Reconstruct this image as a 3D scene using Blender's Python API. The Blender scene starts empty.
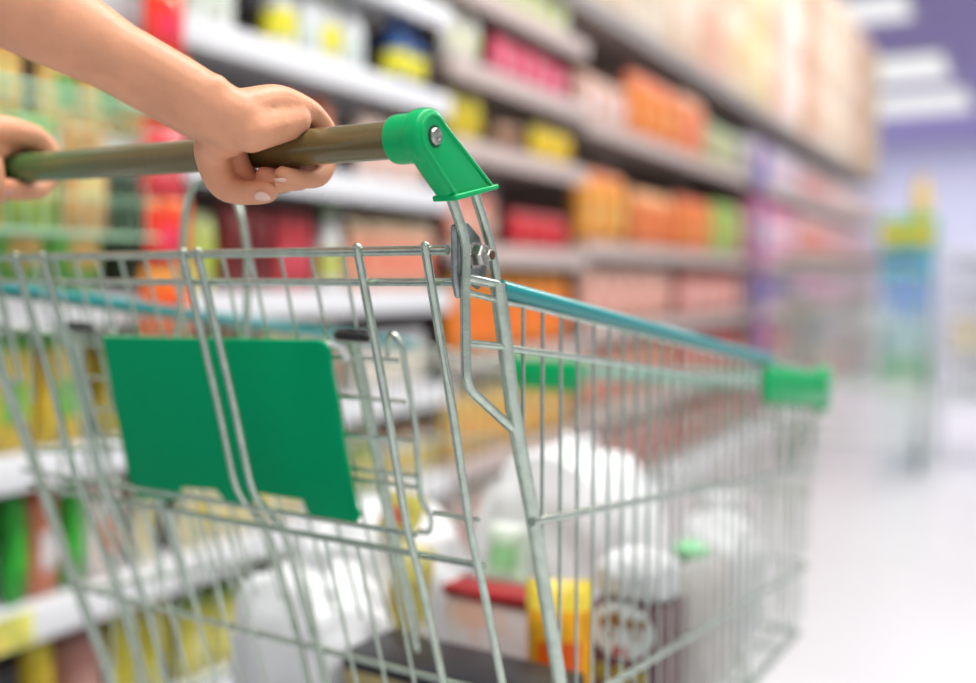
import bpy, bmesh, math, random
from mathutils import Vector as V, Matrix
random.seed(7)
R = math.radians
sc = bpy.context.scene
col = sc.collection

# ------------------------------------------------------------------ camera
CAMH, PITCH, YAW, CYAW, FPX = 0.92, R(3.35), R(28.5), R(32.0), 1000.0
cam_d = bpy.data.cameras.new('camera'); cam = bpy.data.objects.new('camera', cam_d); col.objects.link(cam)
cam.location = (0, 0, CAMH); cam.rotation_euler = (R(90) - PITCH, 0, YAW)
cam_d.sensor_width = 36; cam_d.lens = 36 * FPX / 976
cam_d.dof.use_dof = True; cam_d.dof.focus_distance = 0.69; cam_d.dof.aperture_fstop = 36.9 / 21.5
cam_d.clip_start = 0.02; cam_d.clip_end = 100
sc.camera = cam
CROT = CYAW - YAW                      # the trolley stands turned by this against the aisle

def ray(u, v):
    """direction of a picture point in the trolley's own frame (x across, y along, z up)"""
    x = (u - 488) / FPX; y = -(v - 341.5) / FPX
    f = V((-math.sin(CYAW) * math.cos(PITCH), math.cos(CYAW) * math.cos(PITCH), -math.sin(PITCH)))
    r = V((math.cos(CYAW), math.sin(CYAW), 0)); up = r.cross(f)
    return f + r * x + up * y
O = V((0, 0, CAMH))
def onX(u, v, X): d = ray(u, v); return O + d * (X / d.x)
def onY(u, v, Y): d = ray(u, v); return O + d * (Y / d.y)
def atD(u, v, D): return O + ray(u, v) * D

# ------------------------------------------------------------------ objects
ORG = {}
def thing(name, label, cat, loc=(0, 0, 0), rotz=0.0, frame='W', group=None):
    o = bpy.data.objects.new(name, None); col.objects.link(o); o.empty_display_size = 0.05
    ORG[o.name] = V(loc)
    l = V(loc)
    if frame == 'C':
        l = Matrix.Rotation(-CROT, 4, 'Z') @ l; rotz = rotz - CROT
    o.location = l; o.rotation_euler = (0, 0, rotz)
    o['label'] = label; o['category'] = cat
    if group: o['group'] = group
    return o

class MB:
    def __init__(s): s.v = []; s.f = []; s.m = []
    def add(s, vs, fs, mi=0):
        n = len(s.v); s.v += [tuple(p) for p in vs]; s.f += [tuple(i + n for i in f) for f in fs]; s.m += [mi] * len(fs); return s
    def box(s, a, b, mi=0, ch=0.0):
        x0, y0, z0 = a; x1, y1, z1 = b
        if ch <= 0:
            vs = [(x0,y0,z0),(x1,y0,z0),(x1,y1,z0),(x0,y1,z0),(x0,y0,z1),(x1,y0,z1),(x1,y1,z1),(x0,y1,z1)]
            return s.add(vs, [(3,2,1,0),(4,5,6,7),(0,1,5,4),(1,2,6,5),(2,3,7,6),(3,0,4,7)], mi)
        bm = bmesh.new(); bmesh.ops.create_cube(bm, size=1)
        for q in bm.verts: q.co = V(((x0+x1)/2 + q.co.x*(x1-x0), (y0+y1)/2 + q.co.y*(y1-y0), (z0+z1)/2 + q.co.z*(z1-z0)))
        bmesh.ops.bevel(bm, geom=bm.edges[:], offset=ch, segments=2, affect='EDGES', profile=0.5)
        return s.bm(bm, mi)
    def bm(s, bm, mi=0):
        bm.verts.index_update()
        s.add([q.co.copy() for q in bm.verts], [[q.index for q in f.verts] for f in bm.faces], mi); bm.free(); return s
    def tube(s, pts, r, seg=10, mi=0, closed=False, ball=False):
        pts = [V(p) for p in pts]; n = len(pts)
        rs = r if isinstance(r, (list, tuple)) else [r] * n
        T = []
        for i in range(n):
            a = pts[i-1] if (i > 0 or closed) else pts[i]; b = pts[(i+1) % n] if (i < n-1 or closed) else pts[i]
            T.append((b - a).normalized())
        ref = V((0, 0, 1)) if abs(T[0].z) < 0.9 else V((1, 0, 0))
        N = (ref - T[0] * ref.dot(T[0])).normalized()
        vs = []; rings = []
        def ring(c, t, nn, rad):
            b = t.cross(nn); k = len(vs)
            for j in range(seg):
                a = 2 * math.pi * j / seg; vs.append(c + (nn * math.cos(a) + b * math.sin(a)) * rad)
            rings.append(k)
        if ball and not closed:
            for q in (0.15, 0.5, 0.85):
                ring(pts[0] - T[0] * rs[0] * math.cos(q * math.pi/2), T[0], N, rs[0] * math.sin(q * math.pi/2))
        for i in range(n):
            N = (N - T[i] * N.dot(T[i])).normalized(); ring(pts[i], T[i], N, rs[i])
        if ball and not closed:
            for q in (0.85, 0.5, 0.15):
                ring(pts[-1] + T[-1] * rs[-1] * math.cos(q * math.pi/2), T[-1], N, rs[-1] * math.sin(q * math.pi/2))
        fs = []
        for a, b in zip(rings, rings[1:] + ([rings[0]] if closed else [])):
            for j in range(seg): fs.append((a+j, a+(j+1) % seg, b+(j+1) % seg, b+j))
        if not closed:
            fs.append(tuple(rings[0]+j for j in reversed(range(seg)))); fs.append(tuple(rings[-1]+j for j in range(seg)))
        return s.add(vs, fs, mi)
    def lathe(s, prof, c=(0,0,0), seg=20, mi=0, axis='Z'):
        vs = []; fs = []; c = V(c)
        for rr, z in prof:
            for j in range(seg):
                a = 2 * math.pi * j / seg; x, y = rr * math.cos(a), rr * math.sin(a)
                vs.append(c + (V((x, y, z)) if axis == 'Z' else V((z, x, y))))
        for i in range(len(prof)-1):
            for j in range(seg): fs.append((i*seg+j, i*seg+(j+1) % seg, (i+1)*seg+(j+1) % seg, (i+1)*seg+j))
        fs.append(tuple(reversed(range(seg)))); k = (len(prof)-1)*seg; fs.append(tuple(range(k, k+seg)))
        return s.add(vs, fs, mi)
    def ell(s, c, rad, rot=None, mi=0, seg=16):
        bm = bmesh.new(); bmesh.ops.create_uvsphere(bm, u_segments=seg, v_segments=seg*2//3, radius=1)
        for q in bm.verts:
            p = V((q.co.x*rad[0], q.co.y*rad[1], q.co.z*rad[2]))
            if rot: p = rot @ p
            q.co = p + V(c)
        return s.bm(bm, mi)
    def prism(s, poly, axis, a, b, ch=0.0, mi=0):
        """polygon in the plane across `axis`, extruded from a to b; X: (y,z)   Y: (x,z)   Z: (x,y)"""
        def P(p, t): return V((t, p[0], p[1])) if axis == 'X' else (V((p[0], t, p[1])) if axis == 'Y' else V((p[0], p[1], t)))
        bm = bmesh.new(); A = [bm.verts.new(P(p, a)) for p in poly]; B = [bm.verts.new(P(p, b)) for p in poly]
        n = len(poly); bm.faces.new(A); bm.faces.new(list(reversed(B)))
        for i in range(n): bm.faces.new((A[i], B[i], B[(i+1) % n], A[(i+1) % n]))
        bmesh.ops.recalc_face_normals(bm, faces=bm.faces[:])
        if ch: bmesh.ops.bevel(bm, geom=[e for e in bm.edges if e.calc_face_angle(0) > 0.5], offset=ch, segments=3, affect='EDGES', profile=0.5)
        return s.bm(bm, mi)
    def build(s, name, mats, parent=None, smooth=True, frame='W', mods=None):
        me = bpy.data.meshes.new(name)
        o0 = V((0, 0, 0))
        if parent is not None:
            p = parent
            while p.parent is not None: p = p.parent
            o0 = ORG.get(p.name, V((0, 0, 0)))
        me.from_pydata([(V(q) - o0)[:] for q in s.v], [], s.f); me.update()
        if not isinstance(mats, (list, tuple)): mats = [mats]
        for m in mats: me.materials.append(m)
        me.polygons.foreach_set('material_index', s.m)
        if smooth: me.shade_smooth() if hasattr(me, 'shade_smooth') else me.polygons.foreach_set('use_smooth', [True]*len(me.polygons))
        me.set_sharp_from_angle(angle=R(40)) if smooth else None
        o = bpy.data.objects.new(name, me); col.objects.link(o)
        if parent is not None: o.parent = parent
        elif frame == 'C': o.rotation_euler = (0, 0, -CROT)
        return o
def struct(o): o['kind'] = 'structure'; return o
def dup(o, parent=None):
    c = o.copy(); col.objects.link(c)
    if parent is not None: c.parent = parent
    for ch in o.children: dup(ch, c)
    return c
def bend(pts, r, k=5):
    """rounds the corners of a wire's path"""
    pts = [V(p) for p in pts]; out = [pts[0]]
    for a, b, c in zip(pts, pts[1:], pts[2:]):
        ra = min(r, (a-b).length*0.45); rc = min(r, (c-b).length*0.45)
        p, q = b + (a-b).normalized()*ra, b + (c-b).normalized()*rc
        for i in range(k+1):
            t = i/k; out.append(p*(1-t)**2 + b*2*t*(1-t) + q*t*t)
    out.append(pts[-1]); return out

# ------------------------------------------------------------------ materials
def mat(name, c, rough=0.45, metal=0.0, spec=0.5, noise=0.0, nscale=20.0, bump=0.0, bscale=60.0, sss=0.0, sssr=(1,.3,.2), coat=0.0, trans=0.0, alpha=1.0, c2=None):
    m = bpy.data.materials.new(name); m.use_nodes = True; nt = m.node_tree; b = nt.nodes['Principled BSDF']
    b.inputs['Base Color'].default_value = (*c, 1); b.inputs['Roughness'].default_value = rough; b.inputs['Metallic'].default_value = metal
    b.inputs['Specular IOR Level'].default_value = spec; b.inputs['Coat Weight'].default_value = coat
    b.inputs['Transmission Weight'].default_value = trans; b.inputs['Alpha'].default_value = alpha
    if sss:
        b.inputs['Subsurface Weight'].default_value = sss; b.inputs['Subsurface Radius'].default_value = sssr; b.inputs['Subsurface Scale'].default_value = 0.006
    tc = nt.nodes.new('ShaderNodeTexCoord')
    if noise or c2:
        n = nt.nodes.new('ShaderNodeTexNoise'); n.inputs['Scale'].default_value = nscale; n.inputs['Detail'].default_value = 3
        nt.links.new(tc.outputs['Object'], n.inputs['Vector'])
        mx = nt.nodes.new('ShaderNodeMix'); mx.data_type = 'RGBA'
        d = c2 if c2 else tuple(x*(1-noise) for x in c)
        mx.inputs[6].default_value = (*c, 1); mx.inputs[7].default_value = (*d, 1)
        rp = nt.nodes.new('ShaderNodeMapRange'); rp.inputs[1].default_value = 0.42; rp.inputs[2].default_value = 0.58
        nt.links.new(n.outputs['Fac'], rp.inputs[0]); nt.links.new(rp.outputs[0], mx.inputs[0]); nt.links.new(mx.outputs[2], b.inputs['Base Color'])
    if bump:
        n = nt.nodes.new('ShaderNodeTexNoise'); n.inputs['Scale'].default_value = bscale; n.inputs['Detail'].default_value = 4
        nt.links.new(tc.outputs['Object'], n.inputs['Vector'])
        bp = nt.nodes.new('ShaderNodeBump'); bp.inputs['Strength'].default_value = bump; bp.inputs['Distance'].default_value = 0.002
        nt.links.new(n.outputs['Fac'], bp.inputs['Height']); nt.links.new(bp.outputs[0], b.inputs['Normal'])
    return m
def srgb(r, g, b):
    f = lambda x: (x/255/12.92) if x/255 <= .04045 else ((x/255+.055)/1.055)**2.4
    return (f(r), f(g), f(b))
PM = {}
def pk(c, rough=0.38):
    """packaging print in one colour"""
    k = (tuple(c), rough)
    if k not in PM: PM[k] = mat('print_%d_%d_%d' % tuple(c), srgb(*c), rough, noise=0.32, nscale=20)
    return PM[k]
ZINC = mat('zinc_wire', (.54, .62, .53), .25, .88, noise=.14, nscale=90, bump=.12, bscale=500)
ZINCD = mat('zinc_plate', (.40, .44, .44), .35, .9, noise=.25, nscale=120)
GREEN = mat('green_plastic', (.0, .42, .125), .30, 0, .22, coat=.03)
PANEL = mat('seat_panel_plastic', (.0, .37, .145), .55, 0, .06, bump=.05, bscale=200)
TEAL = mat('teal_sleeve', (.0, .25, .25), .28, 0, .35, coat=.12)
MINT = mat('pale_green_strip', (.38, .62, .52), .5)
BLACK = mat('black_rubber', (.012, .012, .014), .5)
STEEL = mat('steel_bolt', (.55, .53, .50), .28, .95, noise=.35, nscale=300)
RECESS_SHADE = mat('painted_recess_shade', (.01, .03, .015), .7)

def handle_material():
    m = mat('handle_sleeve', (.2, .15, .06), .27, 0, .5, coat=.5); nt = m.node_tree; b = nt.nodes['Principled BSDF']
    tc = nt.nodes.new('ShaderNodeTexCoord'); sp = nt.nodes.new('ShaderNodeSeparateXYZ'); nt.links.new(tc.outputs['Object'], sp.inputs[0])
    mr = nt.nodes.new('ShaderNodeMapRange'); mr.inputs[1].default_value = -.20; mr.inputs[2].default_value = .06
    nt.links.new(sp.outputs['X'], mr.inputs[0])
    cr = nt.nodes.new('ShaderNodeValToRGB'); e = cr.color_ramp.elements
    e[0].position = 0; e[0].color = (*srgb(38, 128, 74), 1); e[1].position = .95; e[1].color = (*srgb(112, 98, 56), 1)
    k = e.new(.35); k.color = (*srgb(84, 122, 68), 1); k = e.new(.62); k.color = (*srgb(106, 106, 60), 1)
    nt.links.new(mr.outputs[0], cr.inputs[0])
    wv = nt.nodes.new('ShaderNodeTexNoise'); wv.inputs['Scale'].default_value = 1; wv.inputs['Detail'].default_value = 5
    mp = nt.nodes.new('ShaderNodeMapping'); mp.inputs['Scale'].default_value = (420, 40, 40); nt.links.new(tc.outputs['Object'], mp.inputs[0]); nt.links.new(mp.outputs[0], wv.inputs['Vector'])
    mx = nt.nodes.new('ShaderNodeMix'); mx.data_type = 'RGBA'; mx.blend_type = 'MULTIPLY'; mx.inputs[7].default_value = (.72, .70, .66, 1)
    nt.links.new(wv.outputs['Fac'], mx.inputs[0]); nt.links.new(cr.outputs[0], mx.inputs[6]); nt.links.new(mx.outputs[2], b.inputs['Base Color'])
    return m
HANDLE = handle_material()

# ------------------------------------------------------------------ the trolley (own frame)
XR, XL, XM = -.379, -1.0, -.657
XLF = -.935                            # the basket narrows towards its front
BY, BZ, BR = .535, 1.0145, .0127
def gy(z):
    t = [(1.05, .545), (.942, .57), (.83, .602), (.73, .627), (.685, .645), (.58, .680), (.50, .702), (.40, .725)]
    for (z1, y1), (z0, y0) in zip(t, t[1:]):
        if z >= z0: return y0 + (y1-y0)*(z-z0)/(z1-z0)
    return t[-1][1]
def rimz(y): return .9165 - .143*(y - .63)
FY1, FY0, FLZ = 1.59, 1.475, .405          # front: top, bottom; basket floor
def lx(X, y): return X if X > XM else XL + (XLF-XL)*(y-.6)/(1.59-.6)
def fy(z): return FY0 + (FY1-FY0)*(z-FLZ)/(rimz(1.59)-FLZ)

cart = thing('shopping_cart', 'empty-handled', 'shopping cart', (XM, .9, 0), 0, 'C')
cart['label'] = 'large grey wire shopping cart with green handle caps pushed by two hands'
# handle
n = 40
hb = MB().tube([(XL + (XR-.015-XL)*i/n, BY, BZ + .010*(1 - i/n)**1.3) for i in range(n+1)], BR, 28)
handle = hb.build('handle', HANDLE, cart)
for sx, X in ((1, XR), (-1, XL)):
    cy, cz = BY, BZ + (0 if sx > 0 else .009)
    X = X + sx*.004; inn, out = X - sx*.015, X
    m = MB()
    m.lathe([(.0135, 0), (.0158, .0008), (.0164, .004), (.0164, .021), (.0172, .024), (.0180, .027), (.0178, .0280), (.014, .030)] if sx > 0 else
            [(.014, -.030), (.0178, -.028), (.0180, -.027), (.0172, -.024), (.0164, -.021), (.0164, -.004), (.0158, -.0008), (.0135, 0)], (X - sx*.0315, cy, cz), 40, 0, 'X')
    r0 = .0185
    pb, pf = (.5590, .9755), (.6080, .9860)
    if sx < 0: pb, pf = (pb[0], pb[1]+.004), (pf[0], pf[1]+.004)
    arc = [(cy + r0*math.cos(R(a)), cz + r0*math.sin(R(a))) for a in range(40, 222, 13)]
    m.prism(arc + [pb, pf], 'X', inn, out, .0035)
    # raised margin on the outer face
    edge = [V((out, *p)) for p in [(pf[0]-.002, pf[1]+.002)] + [(cy + (r0-.0045)*math.cos(R(a)), cz + (r0-.0045)*math.sin(R(a))) for a in range(40, 222, 13)] + [(pb[0]+.001, pb[1]+.003)]]
    m.tube(edge, .0014, 8)
    # foot flange
    d = V((pf[0]-pb[0], pf[1]-pb[1])).normalized(); nn = V((-d.y, d.x))
    q = [(pb[0]-d.x*.003 - nn.x*.0005, pb[1]-d.y*.003 - nn.y*.0005), (pf[0]+d.x*.0035, pf[1]+d.y*.0035), (pf[0]+d.x*.0035+nn.x*.0036, pf[1]+d.y*.0035+nn.y*.0036), (pb[0]-d.x*.003+nn.x*.0036, pb[1]-d.y*.003+nn.y*.0036)]
    m.prism(q, 'X', min(inn, out)-.0018, max(inn, out)+.0026, .0012)
    cap = m.build('handle_cap', GREEN, cart)
    MB().lathe([(.0072, 0), (.0072, .0006)], (X + sx*.0001 - (0 if sx > 0 else .0006), cy, cz), 24, 0, 'X').build('screw_recess_shade', RECESS_SHADE, cap)  # flat disc, its dark colour stands in for shade around the sunk screw
    s = MB().lathe([(.0058, 0), (.0058, .0012), (.0050, .0022), (.0030, .0022), (.0026, .0012), (.0004, .0010)] if sx > 0 else [(.0004, -.0010), (.0026, -.0012), (.0030, -.0022), (.0050, -.0022), (.0058, -.0012), (.0058, 0)], (X + sx*.0005, cy, cz), 24, 0, 'X')
    s.build('screw', STEEL, cap)

# uprights: loop wire, post wire, post
for sx, X in ((1, XR), (-1, XL)):
    xi = X - sx*.0015
    dz = 0 if sx > 0 else .004
    loop = bend([(X-sx*.0040, .562, .984+dz), (X-sx*.0030, .567, .973), (xi+sx*.001, .5785, .949), (xi, .579, .908), (xi, .5805, .848), (X-sx*.001, .640, .812)], .012)
    MB().tube(loop, .0037, 14).build('upright_wire', ZINC, cart)
    pw = bend([(X-sx*.0050, .592, .99+dz), (X-sx*.0040, .602, .972), (X-sx*.003, .6125, .951), (X-sx*.002, .6180, .935), (X-sx*.002, .645, .813)], .02)
    MB().tube(pw, .0036, 14).build('upright_wire', ZINC, cart)
    p = MB()
    path = [V((X, .6195, .920)), V((X, .645, .813)), V((X, .668, .750)), V((X, .719, .589)), V((X, .752, .45)), V((X, .765, .16))]
    if sx < 0: path = [q - V((0, .017, 0)) for q in path[:4]] + path[4:]
    p.tube(bend(path, .02), .0060, 14)
    p.build('corner_post', ZINC, cart)
    # bracket plate with bolt
    b = MB()
    c0, c1, r0 = (.584, .938), (.604, .950), .0165
    pts = [(.572, .955), (.576, .962), (.592, .962), (.607, .953), (.616, .934), (.616, .921), (.604, .915), (.585, .923), (.572, .925), (.571, .932)]
    b.prism(pts, 'X', X-sx*.0085, X-sx*.0070, .0006)
    b.tube([(X-sx*.0065, .5735, .958), (X-sx*.0065, .5735, .924), (X-sx*.0065, .5775, .912)], .0026, 10, ball=True)
    pl = b.build('hinge_plate', ZINCD, cart)
    k = MB()
    prof = [(.0104, 0), (.0104, .0020), (.0082, .0023), (.0082, .0085), (.0070, .0100), (.0046, .0100), (.0046, .0140), (.0038, .0150)]
    if sx < 0: prof = [(a, -z) for a, z in reversed(prof)]
    k.lathe(prof, (X - sx*.0060, .5975, .9395), 6, 0, 'X')
    k.build('bolt', STEEL, pl)
    k2 = [(.0030, .0128), (.0034, .0138)]
    MB().lathe([(.0033, 0), (.0030, .0008)], (X + sx*.0091, .5975, .9395), 16, 0, 'X').build('bolt_end', mat('rusty_bolt', srgb(96, 60, 50), .6, .3), pl) if sx > 0 else None

# top rail with teal sleeve, mid rails, side mesh
def rail_path(X, sx):
    return [V((X-sx*.001, .585, .9215)), V((X-sx*.001, .63, .9165))]
for sx, X in ((1, XR), (-1, XL)):
    y1 = 1.30
    a = V((X, .622, rimz(.622)-.0015)); b = V((lx(X, y1), y1, rimz(y1)-.001)); XF = lx(X, 1.58)
    MB().tube([a + (b-a)*i/12 for i in range(13)], .0066, 16, ball=False).build('rail_sleeve', TEAL, cart)
    w = MB().tube([(X-sx*.001, .580, .9235), (X-sx*.001, .632, .9175), (lx(X, y1), y1, rimz(y1)), (lx(X, 1.345), 1.345, rimz(1.345)-.004), (XF, 1.58, rimz(1.58)-.003)], .0036, 10)
    w.tube([(X-sx*.001, .578, .914), (X-sx*.001, .62, .9075), (X, .66, rimz(.66)-.0095), (lx(X, 1.0), 1.0, rimz(1.0)-.0095), (XF, 1.58, rimz(1.58)-.010)], .0024, 10)
    w.build('top_rail', ZINC, cart)
    def side_rail(z0, z1, r, y0): MB().tube([(X+sx*.003, y0, z0), (lx(X, fy(z1))+sx*.003, fy(z1), z1)], r, 10).build('side_rail', ZINC, cart)
    zz = lambda y: .872 - .125*(y-.63)
    MB().tube([(X-sx*.006, .583, .878), (X-sx*.001, .622, .874)] + [(lx(X, .64 + .945*i/10)+sx*.003, .64 + .945*i/10, zz(.64+.945*i/10) ) for i in range(11)], .0030, 10).build('side_rail', ZINC, cart)
    side_rail(.7355, .640, .0036, .665)
    side_rail(.5640, .498, .0036, .722)
    g = MB()
    y = .657
    k = 0
    while y < 1.585:
        zt = rimz(y); zb = FLZ
        if y > FY0: zb = FLZ + (y-FY0)/(FY1-FY0)*(rimz(1.59)-FLZ)
        yb = y
        ys = y
        # wires near the post end on it
        if y < .765:
            for z_ in [i*.01 for i in range(40, 92)]:
                pass
        g.tube([(lx(X, y), y, zt), (lx(X, y), y + .0, max(zb, FLZ if y > .76 else .92 - (y-.62)/.14*.5))], .00175, 6)
        y += .0305; k += 1
    g.tube([(lx(X, .745), .745, FLZ), (lx(X, FY0), FY0, FLZ)], .0045, 10)
    for yy in (.8, .95, 1.1, 1.25, 1.4): pass
    g.build('side_wire_mesh', ZINC, cart)

# front
zt = rimz(1.59)
g = MB(); i = 0
x = XLF + .03
while x < XR - .01:
    g.tube([(x, FY1, zt-.01), (x, FY0, FLZ)], .00175, 6); x += .029
for z_ in (.50, .60, .70): g.tube([(XLF, fy(z_), z_), (XR, fy(z_), z_)], .0026, 8)
g.tube([(XLF, FY0, FLZ), (XR, FY0, FLZ)], .0045, 10)
g.build('front_wire_mesh', ZINC, cart)
MB().tube([(XLF, FY1, zt-.004), (XR, FY1, zt-.004)], .0036, 10).build('front_rail', ZINC, cart)
MB().box((-.79, FY1-.006, zt-.030), (-.475, FY1+.003, zt-.004), 0, .002).build('front_strip', MINT, cart)
for sx, X in ((1, XR), (-1, XLF)):
    m = MB()
    xa = -.470 if sx > 0 else -.797
    z0_, z1_ = zt-.056, zt+.004
    m.box((min(X-sx*.002, xa), FY1-.008, z0_), (max(X-sx*.002, xa), FY1+.012, z1_), 0, .004)
    m.box((X-.009, FY1-.020, z0_-.004), (X+.009, FY1+.016, z1_+.008), 0, .006)
    if sx > 0:
        m.prism([(1.262, .813), (1.595, .781), (1.595, .730), (1.262, .771)], 'X', X+.003, X+.012, .003)
        for j in range(9):
            yy_ = 1.285 + j*.033; m.box((X+.0115, yy_, .815-.096*(yy_-1.262)-.034), (X+.0145, yy_+.012, .815-.096*(yy_-1.262)-.008), 0, .001)
    for j in range(7):
        xx = min(X, xa)+.012 + j*(abs(X-xa)-.024)/6
        m.box((xx-.003, FY1-.0105, z0_+.004), (xx+.003, FY1-.007, z1_-.004), 0, .001)
    m.build('corner_guard', GREEN, cart)
# floor mesh
g = MB()
x = XLF + .03
while x < XR - .01:
    g.tube([(x, .745, FLZ), (x, FY0, FLZ)], .0018, 6); x += .029
for y in (.80, .95, 1.10, 1.25, 1.40): g.tube([(XLF, y, FLZ-.004), (XR, y, FLZ-.004)], .003, 8)
g.build('basket_floor_mesh', ZINC, cart)

# rear gate
gate = MB()
gate.tube([(XL+.005, gy(.945)-.002, .9445), (-.80, gy(.945)-.002, .9440), (XR-.008, gy(.945)-.002, .9425)], .0036, 12)
gatep = gate.build('gate_rail', ZINC, cart)
MB().tube([(XL+.005, .578, .9215), (XR-.004, .578, .9205)], .0030, 12).build('gate_rail', ZINC, cart)
def gw(X, r, pts=None):
    zs = [.9455, .940, .83, .73, .685, .58, .50, .42]
    MB().tube(bend([(X+.0045, gy(z)-.0055, z) for z in zs], .02), r, 12, ball=True).build('gate_wire', ZINC, cart)
gw(-.408, .0034); gw(-.468, .0034); gw(-.8395, .0034); gw(-.8815, .0034) 
for Xt, Xb in ((-.629, -.626), (-.647, -.648)):
    zs = [.9455, .940, .83, .735, .700, .66, .58, .50, .42]
    MB().tube(bend([(Xt + (Xb-Xt)*(.95-z)/.5, gy(z) - .0055 + (.022 if z <= .70 else 0), z) for z in zs], .02), .0032, 12, ball=True).build('gate_wire', ZINC, cart)
for (z, r, xe) in ((.721, .0024, -.462), (.703, .0030, -.403), (.585, .0030, -.403)):
    MB().tube([(XL+.02, gy(z)+.002, z), (xe, gy(z)+.002, z)], r, 10).build('gate_rail', ZINC, cart)
for z in (.440,):
    MB().tube([(XL+.02, gy(z)+.002, z), (-.403, gy(z)+.002, z)], .003, 10).build('gate_rail', ZINC, cart)
# short pins between gate and posts
MB().tube([onY(479, 520, .634), onY(434, 513, .640)], .0021, 8).build('hinge_pin', ZINC, cart)
g = MB()
gx = (-.87, -.8395, -.80, -.76, -.72, -.685, -.60, -.565, -.53, -.497)
for X_ in gx: g.tube([(X_, gy(.70)+.002, .703), (X_, gy(.42)+.002, .42)], .0017, 6)
g.build('gate_wire_mesh', ZINC, cart)

# fold-up seat behind the gate
sy = lambda z: gy(z) + .046
seat = MB()
Yt, Yb = sy(.87), sy(.71)
def pan(u, v):
    p = onY(u, v, (Yt+Yb)/2)
    for _ in range(4): p = onY(u, v, sy(p.z))
    return (p.x, p.z)
out = [pan(*q) for q in [(104, 336), (316, 340), (325, 342), (330, 350), (333, 380), (341, 425), (346, 455), (357, 507), (361, 515), (356, 524), (312, 518), (304, 500), (258, 493), (250, 505), (228, 505), (218, 490), (181, 487), (179, 500), (139, 498), (131, 480)]]
bm = bmesh.new()
fv = [bm.verts.new((x, sy(z)-.003, z)) for x, z in out]; f = bm.faces.new(fv)
ex = bmesh.ops.extrude_face_region(bm, geom=[f]); 
for q in [e for e in ex['geom'] if isinstance(e, bmesh.types.BMVert)]: q.co.y += .006
bmesh.ops.recalc_face_normals(bm, faces=bm.faces[:])
bmesh.ops.bevel(bm, geom=[e for e in bm.edges if e.calc_face_angle(0) > 1.0 and abs(e.verts[0].co.y-e.verts[1].co.y) < .02 and len(e.link_faces) == 2 and any(len(f.verts) > 8 for f in e.link_faces)], offset=.0022, segments=3, affect='EDGES', profile=0.5)
seatpanel = MB().bm(bm).build('seat_panel', PANEL, cart)
g = MB()
sb = lambda z: gy(z) + .058
for i, X_ in enumerate([-.945 + .0345*i for i in range(13)]):
    g.tube([(X_, sb(z), z) for z in (.944, .80, .70, .60)], .0016, 6)
for z in (.857, .822, .788, .757, .747): g.tube([(-.905, sb(z)-.001, z), (-.494, sb(z)-.001, z)], .0021, 8)
g.build('seat_back_mesh', ZINC, cart)
for X_, r in ((-.548, .0040), (-.862, .0040)):
    MB().tube([(X_ - (.0 if i == 0 else 0), sb(z)+.012, z) for i, z in enumerate((.87, .80, .70, .64, .575))], r, 12, ball=True).build('seat_frame_wire', ZINC, cart)
for s_, X_ in ((1, -.500), (-1, -.905)):
    MB().tube(bend([(X_-s_*.004, sb(.86), .862), (X_-s_*.001, sb(.87), .875), (X_+s_*.006, sb(.88), .880), (X_+s_*.013, sb(.87), .868), (X_+s_*.012, sb(.80), .80), (X_+s_*.006, sb(.745), .745), (X_+s_*.006, sb(.73), .733), (X_+s_*.010, sb(.71), .720), (X_+s_*.006, sb(.70), .705), (X_-s_*.005, sb(.70), .704)], .006), .0026, 10, ball=True).build('seat_frame_wire', ZINC, cart)
for xa, xb in ((-.548, -.518), (-.905, -.875)):
    MB().tube([(xa, sb(.88)-.004, .8765), (xb, sb(.88)-.004, .8755)], .0044, 14, ball=True).build('seat_roller', BLACK, cart)
MB().tube([(-.905, sb(.87)-.004, .8665), (-.552, sb(.87)-.004, .8665)], .0028, 10, ball=True).build('seat_frame_wire', ZINC, cart)
MB().tube(bend([(-.565, sb(.87)-.008, .868), (-.545, sb(.87)-.008, .868), (-.541, sb(.87)-.006, .858)], .006), .003, 10, ball=True).build('seat_hook', mat('white_coated_hook', (.75,.78,.75), .3), cart)
# wire loop standing above the gate
lp = bend([(-.806, .690, .80), (-.8035, .70, .95), (-.799, .70, 1.0), (-.783, .70, 1.022), (-.742, .70, 1.022), (-.724, .70, 1.0), (-.711, .70, .952), (-.708, .69, .80)], .02)
MB().tube(lp, .0036, 12, ball=True).build('seat_loop', ZINC, cart)

# chassis, casters
ch = MB()
for X in (XR, XL):
    ch.tube(bend([(X, .765, .17), (X, .77, .145), (X + (.02 if X < XM else -.02), 1.45, .145)], .03), .0085, 12)
ch.tube([(XL, .77, .147), (XR, .77, .147)], .0085, 12); ch.tube([(XL+.02, 1.45, .147), (XR-.02, 1.45, .147)], .0085, 12)
ch.tube([(XL+.03, 1.42, .150), (XL+.06, 1.38, FLZ)], .007, 10); ch.tube([(XR-.03, 1.42, .150), (XR-.06, 1.38, FLZ)], .007, 10)
ch.build('chassis', ZINC, cart)
for (x, y) in ((XL+.01, .775), (XR-.01, .775), (XL+.03, 1.43), (XR-.03, 1.43)):
    c = MB()
    c.box((x-.018, y-.02, .128), (x+.018, y+.02, .137), 0, .002)
    c.box((x-.017, y-.036, .05), (x-.013, y+.010, .130), 0, .001); c.box((x+.013, y-.036, .05), (x+.017, y+.010, .130), 0, .001)
    cc = c.build('caster', ZINCD, cart)
    MB().lathe([(.030, -.010), (.052, -.010), (.056, -.006), (.056, .006), (.052, .010), (.030, .010)], (x, y-.022, .057), 28, 0, 'X').build('wheel', mat('green_grey_wheel', (.05, .16, .12), .5), cc)

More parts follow.
